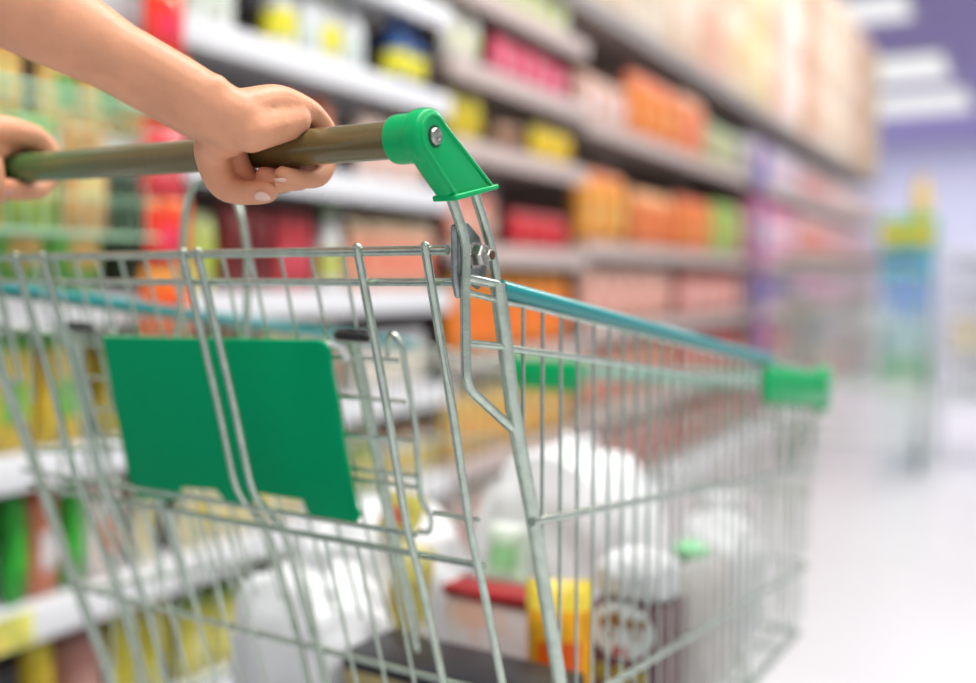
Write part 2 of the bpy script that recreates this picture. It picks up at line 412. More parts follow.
# ------------------------------------------------------------------ goods in the trolley
WHITEBAG = mat('white_plastic_bag', (.74, .74, .75), .45, 0, .3, bump=.4, bscale=30, sss=.0, alpha=1)
CLEARBAG = mat('thin_white_plastic_bag', (.66, .62, .60), .35, 0, .4, bump=.4, bscale=40)
def blob(c, rad, seed, crinkle=.10, ears=None, sub=4, flat=.2):
    rnd = random.Random(seed); bm = bmesh.new(); bmesh.ops.create_icosphere(bm, subdivisions=sub, radius=1)
    ph = [(V((rnd.uniform(-1,1), rnd.uniform(-1,1), rnd.uniform(-1,1))).normalized(), rnd.uniform(2, 9), rnd.uniform(0, 6.28), rnd.uniform(.3, 1)) for _ in range(14)]
    for q in bm.verts:
        n_ = q.co.normalized(); d = sum(a * abs(math.sin(k * n_.dot(dv) + p)) for dv, k, p, a in ph) / 14
        r_ = 1 + crinkle * (d - .35) * 3
        p = V((math.copysign(abs(n_.x)**.75, n_.x), math.copysign(abs(n_.y)**.75, n_.y), math.copysign(abs(n_.z)**.85, n_.z))) * r_
        p = V((p.x*rad[0], p.y*rad[1], p.z*rad[2]))
        if p.z < -rad[2]*(1-flat): p.z = -rad[2]*(1-flat)
        q.co = p + V(c)
    return bm
def bag(name, label, x, y, z0, rad, seed, m=WHITEBAG, knot=True, crinkle=.10, cat='shopping bag'):
    crinkle *= 2.6
    t = thing(name, label, cat, (x, y, z0), 0, 'C')
    c = (x, y, z0 + rad[2]*.8)
    MB().bm(blob(c, rad, seed, crinkle)).build('body', m, t)
    if knot:
        k = MB(); top = V((x, y, z0 + rad[2]*1.72))
        for a in (0.3, 2.4):
            e = top + V((math.cos(a)*.03, math.sin(a)*.03, .035))
            k.tube([top - V((0,0,.012)), top + V((0,0,.006)), (top+e)/2 + V((0,0,.01)), e], [.012, .009, .014, .006], 9, ball=True)
        k.build('knot', m, t)
    return t
G0 = FLZ + .0025
bag('plastic_bag', 'big white plastic shopping bag heaped in the middle of the basket', -.615, 1.20, G0, (.115, .105, .155), 3)
bag('plastic_bag', 'white plastic shopping bag against the far side wires of the basket', -.815, 1.05, G0, (.095, .11, .12), 5)
bag('plastic_bag', 'white plastic bag with a pale sheen right behind the seat panel', -.76, .84, G0, (.085, .07, .105), 8)
bag('plastic_bag', 'crumpled white plastic bag lying near the front wires of the basket', -.475, 1.385, G0, (.06, .065, .10), 11)
t = bag('produce_bag', 'thin clear-white bag of pinkish goods with a pale green top', -.440, 1.195, G0, (.045, .055, .10), 13, CLEARBAG, False, .07, 'bag')
MB().lathe([(.012, 0), (.021, .002), (.021, .012), (.010, .018)], (-.438, 1.18, G0+.172), 20).build('green_lid', mat('pale_green_lid', (.28, .75, .35), .4), t)
MB().ell((-.462, 1.163, G0+.10), (.020, .016, .03)).build('pink_item', mat('salmon_pink', srgb(240, 170, 140), .5), t)

# brown snack box with white fluffy top bag
t = thing('snack_box', 'brown snack carton with a whitish oval badge and yellow lettering', 'box', (-.425, .985, G0), 0, 'C')
BX0, BX1, BY0, BY1, BZ1 = -.470, -.388, .955, 1.035, G0 + .170
MB().box((BX0, BY0, G0), (BX1, BY1, BZ1), 0, .004).build('body', mat('plum_brown_card', srgb(112, 78, 84), .5), t)
# badge on the side that faces the aisle and on the end
bd = MB()
bd.prism([(-.430 + .037*math.cos(a*math.pi/12), G0+.146 + .030*math.sin(a*math.pi/12)) for a in range(24)], 'Y', BY0-.0012, BY0)
badge = bd.build('badge', mat('greyish_white_badge', srgb(226, 232, 232), .5), t)
pr = MB()
for k, (dx, dz, r_) in enumerate(((-.020, .006, .007), (-.007, .010, .009), (.010, .008, .007), (.022, .009, .006), (-.014, -.006, .006), (.016, -.004, .006))):
    pr.prism([(-.430+dx + r_*.8*math.cos(a*math.pi/6), G0+.146+dz + r_*math.sin(a*math.pi/6)) for a in range(12)], 'Y', BY0-.0020, BY0-.0012)
pr.build('badge_print', mat('caramel_print', srgb(150, 104, 62), .5), badge)
MB().box((-.440, BY0-.0018, G0+.118), (-.424, BY0-.0010, G0+.128)).build('badge_mark', mat('red_print', srgb(190, 40, 50), .5), badge)
yl = MB()
rnd = random.Random(4)
for row, z_ in enumerate((G0+.086, G0+.058)):
    for j in range(6):
        x0 = BX0+.010 + j*.0108
        hgt = .020
        yl.box((x0, BY0-.0014, z_), (x0+.0022, BY0-.0002, z_+hgt))
        if j % 2 == row: yl.box((x0, BY0-.0014, z_+hgt-.004), (x0+.0080, BY0-.0002, z_+hgt)); yl.box((x0+.0058, BY0-.0014, z_+.006), (x0+.0080, BY0-.0002, z_+hgt))
        else: yl.box((x0, BY0-.0014, z_), (x0+.0080, BY0-.0002, z_+.004)); yl.box((x0, BY0-.0014, z_+.009), (x0+.0064, BY0-.0002, z_+.012))
yl.build('lettering', mat('yellow_print', srgb(222, 206, 70), .5), t, smooth=False)
bag('plastic_bag', 'small puffy white bag sitting on top of the brown snack carton', -.430, 1.000, BZ1+.001, (.044, .038, .028), 21, WHITEBAG, False, .07)

# yellow and orange crisp packet
def pouch(w, h, d, seg=12):
    """a filled pouch standing on its lower edge, front towards -Y; faces of the middle area get material 1"""
    vs = []; fs = []; ms = []
    nx, nz = seg, seg+4
    for side in (-1, 1):
        for j in range(nz+1):
            for i in range(nx+1):
                a, b = i/nx*2-1, j/nz*2-1
                bul = (max(0, 1-abs(a)**2.4)**.6) * (max(0, 1-abs(b)**3.2)**.7)
                pin = 1 - .06*(1-abs(b)**4)*0 - .05*(abs(a)*(1-abs(b)))
                vs.append((a*w/2*pin, side*(d/2*bul+.0006) , (b+1)/2*h))
    N = (nx+1)*(nz+1)
    for s_ in (0, 1):
        for j in range(nz):
            for i in range(nx):
                a = s_*N + j*(nx+1) + i; q = (a, a+1, a+nx+2, a+nx+1)
                fs.append(q if s_ == 0 else tuple(reversed(q)))
                x_, z_ = (i+.5)/nx*2-1, (j+.5)/nz
                ms.append(1 if abs(x_) < .62 and .22 < z_ < .62 else (2 if z_ > .80 else 0))
    for j in range(nz):
        for i in (0, nx):
            a = j*(nx+1)+i; q = (a, a+nx+1, a+nx+1+N, a+N); fs.append(q if i == 0 else tuple(reversed(q))); ms.append(0)
    for i in range(nx):
        for j in (0, nz):
            a = j*(nx+1)+i; q = (a, a+1, a+1+N, a+N); fs.append(tuple(reversed(q)) if j == 0 else q); ms.append(0)
    return vs, fs, ms
def put(vs, loc, rz=0, rx=0):
    M = Matrix.Translation(V(loc)) @ Matrix.Rotation(rz, 4, 'Z') @ Matrix.Rotation(rx, 4, 'X')
    return [M @ V(p) for p in vs]
def pouch_thing(label, x, y, z, w, h, d, cols, rz=0, rx=0, frame='C', cat='packet'):
    t = thing('snack_packet', label, cat, (x, y, z), 0, frame)
    vs, fs, ms = pouch(w, h, d); m = MB(); m.v = [tuple(p) for p in put(vs, (x, y, z), rz, rx)]; m.f = fs; m.m = ms
    m.build('body', [pk(c) for c in cols], t)
    return t
pouch_thing('upright yellow and orange snack packet next to the brown snack carton', -.478, .905, G0+.036, .07, .165, .035, [(252, 176, 0), (238, 92, 0), (255, 222, 70)], .5, -.12)
t = thing('snack_packet', 'white packet lying under the yellow and orange packet', 'packet', (-.470, .90, G0), 0, 'C')
MB().box((-.520, .870, G0), (-.425, .945, G0+.034), 0, .012).build('body', pk((236, 236, 240)), t)
# dark carton with beige window
t = thing('biscuit_box', 'black carton with a beige window lying just inside the rear gate', 'box', (-.62, .80, G0), 0, 'C')
m = MB(); m.box((-.665, .778, G0), (-.425, .860, G0+.134), 0, .004); m.build('body', pk((34, 34, 42)), t)
MB().box((-.660, .7765, G0+.036), (-.560, .778, G0+.116)).build('window_panel', pk((200, 180, 122)), t)
MB().box((-.500, .7765, G0+.064), (-.450, .778, G0+.124)).build('print_panel', mat('dark_red_print', srgb(88, 40, 48), .5, noise=.5, nscale=70), t)
yc = MB().lathe([(.016, 0), (.020, .0008), (.016, .0016)], (0, 0, 0), 24)
yc.v = [tuple(V((-.518 + p[0], .7762 + p[2]*.8, G0+.090 + p[1]))) for p in yc.v]; yc.build('round_emblem', pk((216, 178, 90)), t)
# tub, red lidded box, green packets
t = thing('red_lid_box', 'white carton with a dark red top standing behind the black carton', 'box', (-.56, 1.0, G0), 0, 'C')
MB().box((-.650, .945, G0), (-.525, 1.025, G0+.150), 0, .004).build('body', mat('white_card', srgb(236, 226, 226), .5, c2=srgb(240, 190, 170), nscale=14), t)
MB().box((-.653, .942, G0+.1505), (-.520, .992, G0+.163), 0, .003).build('lid', pk((172, 30, 38)), t)
pouch_thing('olive yellow packet leaning between white bags behind the gate', -.690, .912, G0+.10, .065, .11, .03, [(200, 186, 90), (176, 156, 70), (216, 206, 140)], -.2, -.25)
pouch_thing('small red and yellow packet lying high on the bags near the far side', -.735, .958, G0+.205, .075, .055, .03, [(206, 196, 90), (214, 96, 70), (190, 180, 80)], -.3, -.5)
pouch_thing('pale green packet lying behind the carton with the dark red top', -.640, 1.062, G0+.135, .06, .075, .022, [(210, 236, 210), (160, 222, 160), (232, 240, 230)], 0, -.2)

# ------------------------------------------------------------------ the shopper
SKIN = mat('skin', srgb(230, 164, 128), .43, 0, .35, noise=.10, nscale=26, bump=.18, bscale=260, sss=.12)
NAIL = mat('nail', srgb(240, 196, 180), .25, 0, .5)
def bone(m, pts, rs, seg=14):
    m.tube(pts, rs, seg, ball=True)
def spline(pts, rs, k=5):
    P = [V(p) for p in pts]; out = []; ro = []
    for i in range(len(P)-1):
        p0 = P[max(i-1, 0)]; p1 = P[i]; p2 = P[i+1]; p3 = P[min(i+2, len(P)-1)]
        for j in range(k):
            t = j/k
            out.append(.5*((2*p1) + (p2-p0)*t + (2*p0-5*p1+4*p2-p3)*t*t + (3*p1-p0-3*p2+p3)*t**3)); ro.append(rs[i]*(1-t)+rs[i+1]*t)
    out.append(P[-1]); ro.append(rs[-1]); return out, ro
nails = []
def hand(m, mir, wrist, elbow, shoulder, off=0.0):
    """grip over the bar; local x runs from the thumb side to the little finger, mirrored for the other hand"""
    T = (lambda p: V(p)) if not mir else (lambda p: V((-1.356 - p[0], p[1], p[2] + .008)))
    xs = [-.5400, -.5220, -.5040, -.4870]          # index, middle, ring, little
    mcpY = [BY+.013, BY+.016, BY+.013, BY+.008]
    mcpZ = [BZ+.0275, BZ+.0280, BZ+.0275, BZ+.0265]
    ra = [.0086, .0088, .0083, .0074]
    for i, x in enumerate(xs):
        k = [1.0, 1.04, 1.0, .9][i]
        mc = (x, mcpY[i], mcpZ[i]); r = ra[i]
        pip = (x+.001, BY+.0300*k, BZ+.0060*k); dip = (x+.001, BY+.0165*k, BZ-.0185-.001*(i == 1)); tip = (x-.005, BY-.0175, BZ-.0188)
        p, rr = spline([T(mc), T(((mc[0]+pip[0])/2, (mc[1]+pip[1])/2+.004, (mc[2]+pip[2])/2+.002)), T(pip), T(((pip[0]+dip[0])/2, BY+.0262*k, BZ-.0070)), T(dip), T(((dip[0]+tip[0])/2, BY-.001, BZ-.0212)), T(tip)],
                       [r*1.12, r*.98, r*1.03, r*.92, r*.96, r*.92, r*.78], 4)
        bone(m, p, rr, 12)
        # metacarpal
        w = (wrist[0] + (i-1.5)*.0085, wrist[1]+.010, wrist[2]+.003)
        p, rr = spline([w, ((w[0]*.5+mc[0]*.5), (w[1]+mc[1])/2, (w[2]+mc[2])/2+.006), mc], [.0135, .0125, r*1.15], 5)
        bone(m, [T(q) for q in p], rr, 12)
        nails.append((T(tip), r, mir))
    # palm heel and webbing
    wx, wy, wz = wrist
    for a, b, ra_, rb_ in (((wx+.016, wy+.014, wz-.010), (xs[3]-.001, mcpY[3]-.018, mcpZ[3]-.008), .0155, .0130),
                     ((wx-.010, wy+.018, wz-.012), (xs[1], mcpY[1]-.016, mcpZ[1]-.004), .0145, .0125),
                     ((wx+.004, wy+.010, wz-.010), (xs[2], mcpY[2]-.018, mcpZ[2]-.008), .0150, .0130)):
        p, rr = spline([a, tuple((V(a)+V(b))/2), b], [ra_, (ra_+rb_)/2, rb_], 4); bone(m, [T(q) for q in p], rr, 12)
    # thumb: down the near side of the bar, tip below it
    o_ = -.020 if mir else 0
    th = [(wx-.012+o_*.5, wy+.014, wz-.010), (-.5335, .4930, 1.010), (-.5310, .4985, .9900), (-.5200, .5040, .9835), (-.5000, .5110, .9825)]
    th = [th[0]] + [(a+o_, b, c) for a, b, c in th[1:]]
    p, rr = spline(th, [.0150, .0130, .0108, .0093, .0078], 6); bone(m, [T(q) for q in p], rr, 14)
    p, rr = spline([(wx-.010, wy+.020, wz-.008), (-.5330, .508, 1.018), (-.5290, .5145, 1.000), (-.5240, .5165, .9930)], [.0145, .0110, .0090, .0070], 5); bone(m, [T(q) for q in p], rr, 12)
    nails.append((T((-.4980+o_, .5080, .9840)), .0082, mir))
    # wrist and arm
    W = T(wrist) ; E = V(elbow); S = V(shoulder)
    d = (W-E).normalized()
    for off, k in ((V((0,0,.0)), 1.0),):
        p, rr = spline([T((wx, wy+.022, wz-.001)), W + V((0,0,.0)), W - d*.030, W - d*.075, W - d*.13, E + d*.035, E, E + (S-E)*.3, E + (S-E)*.7, S],
                       [.0195, .0192, .0195, .0240, .0315, .0370, .0350, .0370, .0410, .0470], 6)
        bone(m, p, rr, 22)
    # wrist is wider than deep: a second strand beside the first; ulna head
    sx_ = V((.0085 if not mir else -.0085, .004, 0))
    for s_ in (-1, 1):
        p, rr = spline([T((wx, wy+.016, wz)) + s_*sx_, W + s_*sx_, W - d*.05 + s_*sx_, W - d*.10], [.0175, .0178, .0190, .023], 5); bone(m, p, rr, 14)
    m.ell(W - d*.012 + V((.013 if not mir else -.013, 0, .0065)), (.0125, .0125, .0125))
body = MB()
PX, PY = -.80, .09
wR = (-.5050, .4700, 1.0310)
hand(body, False, wR, (-.640, .325, 1.140), (PX+.165, PY+.01, 1.31))
hand(body, True, (wR[0]-.024, wR[1], wR[2]), (-1.010, .325, 1.100), (PX-.165, PY+.01, 1.31))
# trunk, neck, head, legs
bone(body, [(PX, PY, .92), (PX, PY-.005, 1.05), (PX, PY, 1.22), (PX, PY, 1.31)], [.115, .10, .115, .085], 24)
for s_ in (-1, 1):
    bone(body, [(PX+s_*.05, PY, 1.20), (PX+s_*.13, PY+.01, 1.30)], [.085, .050], 18)
    bone(body, [(PX+s_*.065, PY, .93), (PX+s_*.075, PY+.01, .70), (PX+s_*.075, PY+.005, .48), (PX+s_*.075, PY-.02, .28), (PX+s_*.075, PY-.03, .10)], [.095, .078, .052, .050, .036], 20)
    bone(body, [(PX+s_*.075, PY-.035, .045), (PX+s_*.085, PY+.12, .032)], [.034, .026], 14)
bone(body, [(PX, PY, 1.30), (PX, PY+.015, 1.40), (PX, PY+.03, 1.46)], [.055, .048, .05], 18)
HX, HY, HZ = PX, PY+.045, 1.545
body.ell((HX, HY, HZ), (.072, .092, .108), seg=28)
body.ell((HX, HY+.028, HZ-.052), (.050, .055, .050), seg=20)
body.ell((HX, HY+.093, HZ-.015), (.011, .014, .019)); body.ell((HX, HY+.097, HZ-.026), (.014, .011, .009))
for s_ in (-1, 1): body.ell((HX+s_*.073, HY-.002, HZ-.008), (.010, .020, .030))
body.tube([(HX-.020, HY+.082, HZ-.058), (HX, HY+.086, HZ-.057), (HX+.020, HY+.082, HZ-.058)], [.004, .0065, .004], 8, ball=True)
person = thing('person', 'person', 'person', (PX, PY, 0), 0, 'C')
person['label'] = 'person pushing the cart, bare forearms reaching in, both hands gripping the handle'
bo = body.build('body', SKIN, person)
rm = bo.modifiers.new('skin_surface', 'REMESH'); rm.mode = 'VOXEL'; rm.voxel_size = .0022; rm.use_smooth_shade = True
sm = bo.modifiers.new('relax', 'SMOOTH'); sm.iterations = 5; sm.factor = .5
# finger nails
nm = []
def nail(c, r, d, up, parent):
    d = d.normalized(); up = (up - d*up.dot(d)).normalized(); s = d.cross(up)
    m = MB(); bm = bmesh.new(); bmesh.ops.create_uvsphere(bm, u_segments=14, v_segments=10, radius=1)
    for q in bm.verts:
        q.co = V(c) + d*(q.co.x*r*.72) + s*(q.co.y*r*.62) + up*(q.co.z*r*.16 - r*.25*q.co.y**2*.6)
    m.bm(bm).build('fingernail', NAIL, parent)
for c, r, mir in nails:
    if abs(r-.0082) < 1e-5 and c.z < 1.0 and c.y < .52 and c.z > .98: nail(c + V((0, -.0035, -.0055)), r, V((.9*(-1 if mir else 1), .35, 0)), V((0, -.6, -.8)), bo)
    else: nail(c + V((0, -.002, -r*.62)), r, V((0, -1, .1)), V((0, -.25, -1)), bo)
# clothes
SHIRT = mat('white_cotton', (.75, .76, .78), .8, bump=.3, bscale=90); TROU = mat('blue_denim', (.06, .09, .17), .85, bump=.3, bscale=300)
c = MB()
bone(c, [(PX, PY, .90), (PX, PY-.005, 1.05), (PX, PY, 1.22), (PX, PY, 1.315)], [.128, .115, .128, .092], 26)
for s_, el in ((1, V((-.640, .325, 1.140))), (-1, V((-1.010, .325, 1.100)))):
    S = V((PX+s_*.165, PY+.01, 1.31)); bone(c, [(PX+s_*.05, PY, 1.21), (PX+s_*.13, PY+.01, 1.305), S + V((0,0,.0)), S + (el-S)*.45], [.095, .062, .058, .052], 20)
s = c.build('shirt', SHIRT, person); rm = s.modifiers.new('cloth_surface', 'REMESH'); rm.mode = 'VOXEL'; rm.voxel_size = .006; rm.use_smooth_shade = True; sm = s.modifiers.new('relax', 'SMOOTH'); sm.iterations = 6
c = MB()
bone(c, [(PX, PY, .98), (PX, PY, .90)], [.118, .122], 22)
for s_ in (-1, 1): bone(c, [(PX+s_*.065, PY, .92), (PX+s_*.076, PY+.01, .70), (PX+s_*.076, PY+.005, .48), (PX+s_*.076, PY-.02, .28), (PX+s_*.076, PY-.03, .10)], [.105, .088, .065, .060, .052], 20)
s = c.build('trousers', TROU, person); rm = s.modifiers.new('cloth_surface', 'REMESH'); rm.mode = 'VOXEL'; rm.voxel_size = .007; rm.use_smooth_shade = True; sm = s.modifiers.new('relax', 'SMOOTH'); sm.iterations = 6
for s_ in (-1, 1):
    m = MB(); m.tube([(PX+s_*.075, PY-.05, .048), (PX+s_*.078, PY+.02, .048), (PX+s_*.088, PY+.135, .036)], [.044, .042, .034], 16, ball=True)
    m.v = [(x, y, max(z, .004)) for x, y, z in m.v]; m.build('shoe', mat('white_shoe', (.7, .7, .7), .6), person)
h = MB(); h.ell((HX, HY-.018, HZ+.022), (.082, .092, .105), seg=24); bone(h, [(HX, HY-.075, HZ+.01), (HX, HY-.10, HZ-.10), (HX, HY-.095, HZ-.22)], [.035, .03, .012], 14)
h.build('hair', mat('dark_brown_hair', (.035, .02, .012), .5, bump=.5, bscale=150), person)
for s_ in (-1, 1):
    MB().ell((HX+s_*.030, HY+.078, HZ+.002), (.012, .009, .008)).build('eye', mat('eye_white', (.8, .8, .8), .2), person)
    MB().ell((HX+s_*.030, HY+.0855, HZ+.002), (.005, .0025, .005)).build('iris', mat('brown_iris', (.06, .03, .015), .2), person)
MB().tube([(HX-.021, HY+.0865, HZ-.058), (HX, HY+.0915, HZ-.057), (HX+.021, HY+.0865, HZ-.058)], [.002, .0045, .002], 8, ball=True).build('lips', mat('lips', srgb(190, 100, 96), .4), person)

# ------------------------------------------------------------------ shelving along the aisle (world frame)
FX, BX = -1.485, -1.935                 # shelf front edge, back panel
SHELFM = mat('shelf_steel', (.78, .78, .80), .4); RAILM = mat('price_rail_white', (.76, .76, .78), .4); BACKM = mat('back_panel_brown', (.11, .07, .055), .6)
RAILB = mat('price_rail_beige', srgb(196, 178, 172), .5); SHELFB = mat('shelf_steel_beige', srgb(176, 160, 152), .5)  # greyish beige rails and shelves from the third bay on
NEAR = [.085, .364, .628, .897, 1.179, 1.446, 1.692, 1.98]
BB = [.085, .380, .700, 1.030, 1.340, 1.570, 1.800, 2.00]
CC = [.085, .420, .750, 1.070, 1.540, 2.00]
bays = [(.42, 1.46, NEAR, 'nearest bay'), (1.46, 2.50, NEAR, 'second bay'), (2.50, 3.50, BB, 'third bay'), (3.50, 4.75, CC, 'fourth bay'), (4.75, 6.0, CC, 'fifth bay'),
        (6.0, 7.45, CC, 'sixth bay'), (7.45, 8.90, CC, 'seventh bay'), (8.90, 10.35, CC, 'eighth bay'), (10.35, 11.8, CC, 'ninth bay')]
ords = ['bottom', 'second', 'third', 'fourth', 'fifth', 'sixth', 'seventh', 'top']
desc = ['closest to the cart handle', 'beside the rear of the cart', 'beside the middle of the cart', 'level with the cart front', 'just past the cart front', 'with the purple hanging strip', 'beyond the purple strip', 'last but one of the aisle', 'at the far end of the aisle']
for bi, ((y0, y1, lv, nm_), ds) in enumerate(zip(bays, desc)):
    t = thing('shelving_bay', 'white steel shelving bay, %s, %s' % (nm_, ds), 'shelf', (FX-.2, (y0+y1)/2, 0), group='bays of the long aisle shelving')
    MB().box((BX-.02, y0+.001, 0), (BX, y1-.001, 2.0)).build('back_panel', BACKM, t)
    for y in (y0+.001, y1-.031): MB().box((BX, y, 0), (BX+.05, y+.03, 2.0)).build('upright', SHELFM, t)
    for i, z in enumerate(lv):
        s = MB().box((BX+.001, y0+.002, z-.022), (FX-.004, y1-.002, z)).build('shelf', SHELFM if bi < 2 else SHELFB, t)
        if z > .1 and z < 1.9: MB().box((FX-.003, y0+.002, z-.056), (FX+.010, y1-.002, z+.006), 0, .002).build('price_rail', RAILM if bi < 2 else RAILB, s)
        elif z > 1.9: MB().box((FX-.003, y0+.002, z-.070), (FX+.004, y1-.002, z)).build('shelf_edge', mat('grey_edge', (.30, .27, .26), .5), s)
    MB().box((FX-.03, y0+.002, 0), (FX-.01, y1-.002, .060)).build('kick_plate', SHELFM, t)

def packet_proto(kind, w, h, d, cols, near):
    """meshes (with their part names) of one product, standing on z=0, front towards +X"""
    parts = []
    def rotm(vs): return [(-p[1], p[0], p[2]) for p in vs]
    C_ = [pk(c) for c in cols]
    if kind == 'snack_packet':
        vs, fs, ms = pouch(w, h, d, 8); m = MB(); m.v = [(-y, x, z) for x, y, z in vs]; m.f = fs; m.m = ms; parts.append(('body', m, C_))
    elif kind == 'carton' or kind == 'box':
        m = MB(); m.box((-d/2, -w/2, 0), (d/2, w/2, h), 0, min(w, h)*.03); parts.append(('body', m, [C_[0]]))
        m = MB(); m.box((d/2-.0005, -w*.36, h*.25), (d/2+.0012, w*.36, h*.72)); parts.append(('label_panel', m, [C_[1]]))
    elif kind == 'bottle':
        r = w/2
        m = MB().lathe([(r*.9, 0), (r, .006), (r, h*.55), (r*.85, h*.68), (r*.4, h*.80), (r*.36, h*.88)], (0,0,0), 14); parts.append(('body', m, [C_[0]]))
        m = MB().lathe([(r*1.02, h*.16), (r*1.02, h*.48)], (0,0,0), 14); parts.append(('label_band', m, [C_[1]]))
        m = MB().lathe([(r*.44, h*.875), (r*.44, h*.99), (r*.36, h)], (0,0,0), 12); parts.append(('cap', m, [C_[2]]))
    elif kind in ('jar', 'can', 'tub'):
        r = w/2
        m = MB().lathe([(r*.92, 0), (r, .006), (r, h*.80), (r*.9, h*.86)], (0,0,0), 16); parts.append(('body', m, [C_[0]]))
        m = MB().lathe([(r*1.02, h*.18), (r*1.02, h*.66)], (0,0,0), 16); parts.append(('label_band', m, [C_[1]]))
        m = MB().lathe([(r*.96, h*.855), (r*.96, h*.98), (r*.88, h)], (0,0,0), 16); parts.append(('lid', m, [C_[2]]))
    return parts
cnt = [0]
def run(bay, lvl, y0, y1, kind, w, h, d, cols, colour, setback=.02, step=None, z=None, rows=1):
    """identical facings of one product standing side by side on one shelf"""
    b = bays[bay]; zz_ = b[2][lvl] if z is None else z
    oname = ('top' if lvl == len(b[2])-1 else ords[lvl])
    lab = '%s %s on the %s shelf of the %s' % (colour, kind.replace('_', ' '), oname, b[3])
    grp = '%s %ss on the %s shelf, %s' % (colour, kind.replace('_', ' '), oname, b[3])
    step = step or w*1.06
    n_ = max(1, int((y1-y0)/step + 1e-6)); proto = None
    for k in range(n_):
        yy = y0 + step*(k+.5) + (y1-y0-n_*step)/2
        for r_ in range(rows):
            loc = V((FX - setback - d/2 + random.uniform(-.006, .004), yy, zz_ + .0005 + r_*(h+.001)))
            rz = random.uniform(-.05, .05)
            if proto is None:
                proto = thing(kind, lab, kind.replace('_', ' '), loc, rz, 'W', grp if n_*rows > 1 else None)
                for pn, m, mm in packet_proto(kind, w, h, d, cols, True):
                    m.v = [tuple(V(p) + loc) for p in m.v]; m.build(pn, mm, proto)
            else:
                c_ = dup(proto); c_.location = loc; c_.rotation_euler = (0, 0, rz)
            cnt[0] += 1
P, K, B_, J, T_, CN = 'snack_packet', 'carton', 'bottle', 'jar', 'tub', 'can'
# --- nearest bay : u < 190
run(0, 0, .80, 1.11, P, .10, .21, .07, [(92, 56, 40), (70, 40, 30), (60, 36, 30)], 'dark brown')
run(0, 0, 1.115, 1.175, P, .055, .21, .06, [(226, 196, 40), (200, 160, 20), (226, 206, 60)], 'yellow')
run(0, 0, 1.18, 1.29, P, .10, .20, .07, [(176, 120, 108), (190, 140, 126), (150, 100, 90)], 'pinkish brown')
run(0, 0, 1.30, 1.45, P, .07, .20, .06, [(206, 196, 60), (180, 170, 40), (190, 180, 70)], 'olive')
run(0, 1, .80, 1.075, P, .09, .215, .06, [(236, 232, 236), (226, 120, 72), (222, 150, 110)], 'orange and white')
run(0, 1, 1.08, 1.122, P, .040, .22, .05, [(30, 160, 40), (40, 190, 40), (20, 130, 40)], 'slim green')
run(0, 1, 1.124, 1.192, P, .066, .205, .06, [(214, 130, 96), (230, 222, 222), (190, 90, 60)], 'salmon pink')
run(0, 1, 1.194, 1.236, P, .040, .22, .05, [(40, 170, 40), (60, 190, 50), (20, 140, 40)], 'narrow bright green')
run(0, 1, 1.24, 1.33, P, .085, .20, .06, [(240, 224, 220), (214, 110, 70), (220, 180, 170)], 'white and rust')
run(0, 1, 1.335, 1.45, P, .055, .19, .06, [(236, 226, 190), (200, 190, 110), (220, 200, 150)], 'buff')
run(0, 2, .80, 1.28, P, .11, .21, .07, [(226, 196, 70), (120, 190, 80), (110, 190, 90)], 'green and yellow')
run(0, 2, 1.29, 1.45, P, .075, .20, .06, [(200, 180, 60), (206, 130, 60), (120, 130, 50)], 'mustard')
run(0, 3, .80, 1.32, P, .12, .20, .07, [(120, 190, 90), (238, 190, 110), (150, 206, 100)], 'light green and peach')
run(0, 3, 1.33, 1.45, P, .055, .21, .05, [(44, 66, 36), (30, 50, 30), (60, 84, 40)], 'dark green')
run(0, 4, .80, 1.16, P, .11, .20, .07, [(240, 180, 90), (236, 206, 120), (232, 150, 60)], 'apricot')
run(0, 4, 1.17, 1.45, P, .085, .19, .06, [(238, 200, 120), (110, 180, 90), (200, 210, 120)], 'cream and green')
run(0, 5, .80, 1.16, P, .11, .19, .07, [(240, 120, 60), (244, 216, 50), (120, 190, 70)], 'orange and yellow')
run(0, 5, 1.17, 1.45, P, .085, .18, .06, [(110, 180, 70), (240, 200, 60), (150, 200, 60)], 'grass green')
run(0, 6, .80, 1.45, K, .12, .20, .08, [(200, 60, 60), (240, 230, 220), (0, 0, 0)], 'red')
# --- second bay (y 1.46-2.5) : u 190..445
run(1, 0, 1.47, 1.75, P, .085, .18, .06, [(206, 196, 70), (226, 216, 130), (120, 150, 60)], 'olive yellow')
run(1, 0, 1.76, 2.48, P, .10, .18, .07, [(236, 230, 210), (210, 200, 110), (226, 226, 220)], 'ivory')
run(1, 1, 1.47, 1.95, P, .085, .18, .06, [(234, 226, 186), (214, 190, 60), (226, 226, 170)], 'cream and yellow')
run(1, 1, 1.96, 2.20, P, .085, .17, .06, [(160, 176, 90), (226, 206, 130), (200, 200, 130)], 'sage green')
run(1, 1, 2.21, 2.48, J, .08, .15, .08, [(236, 232, 226), (214, 190, 110), (190, 120, 60)], 'honey yellow')
run(1, 2, 1.47, 1.70, P, .075, .19, .06, [(210, 196, 110), (236, 226, 170), (206, 150, 80)], 'sand yellow')
run(1, 2, 1.71, 2.05, P, .09, .19, .06, [(240, 232, 190), (236, 170, 130), (240, 220, 150)], 'cream and peach')
run(1, 2, 2.06, 2.48, T_, .10, .16, .10, [(240, 236, 236), (236, 226, 210), (244, 244, 246)], 'white')
run(1, 3, 1.47, 1.60, P, .055, .17, .06, [(214, 226, 130), (196, 214, 70), (226, 236, 170)], 'lime')
run(1, 3, 1.61, 1.78, P, .08, .19, .06, [(120, 34, 36), (90, 24, 26), (140, 40, 40)], 'dark maroon')
run(1, 3, 1.79, 1.92, P, .06, .19, .05, [(200, 60, 66), (226, 100, 120), (160, 40, 50)], 'crimson')
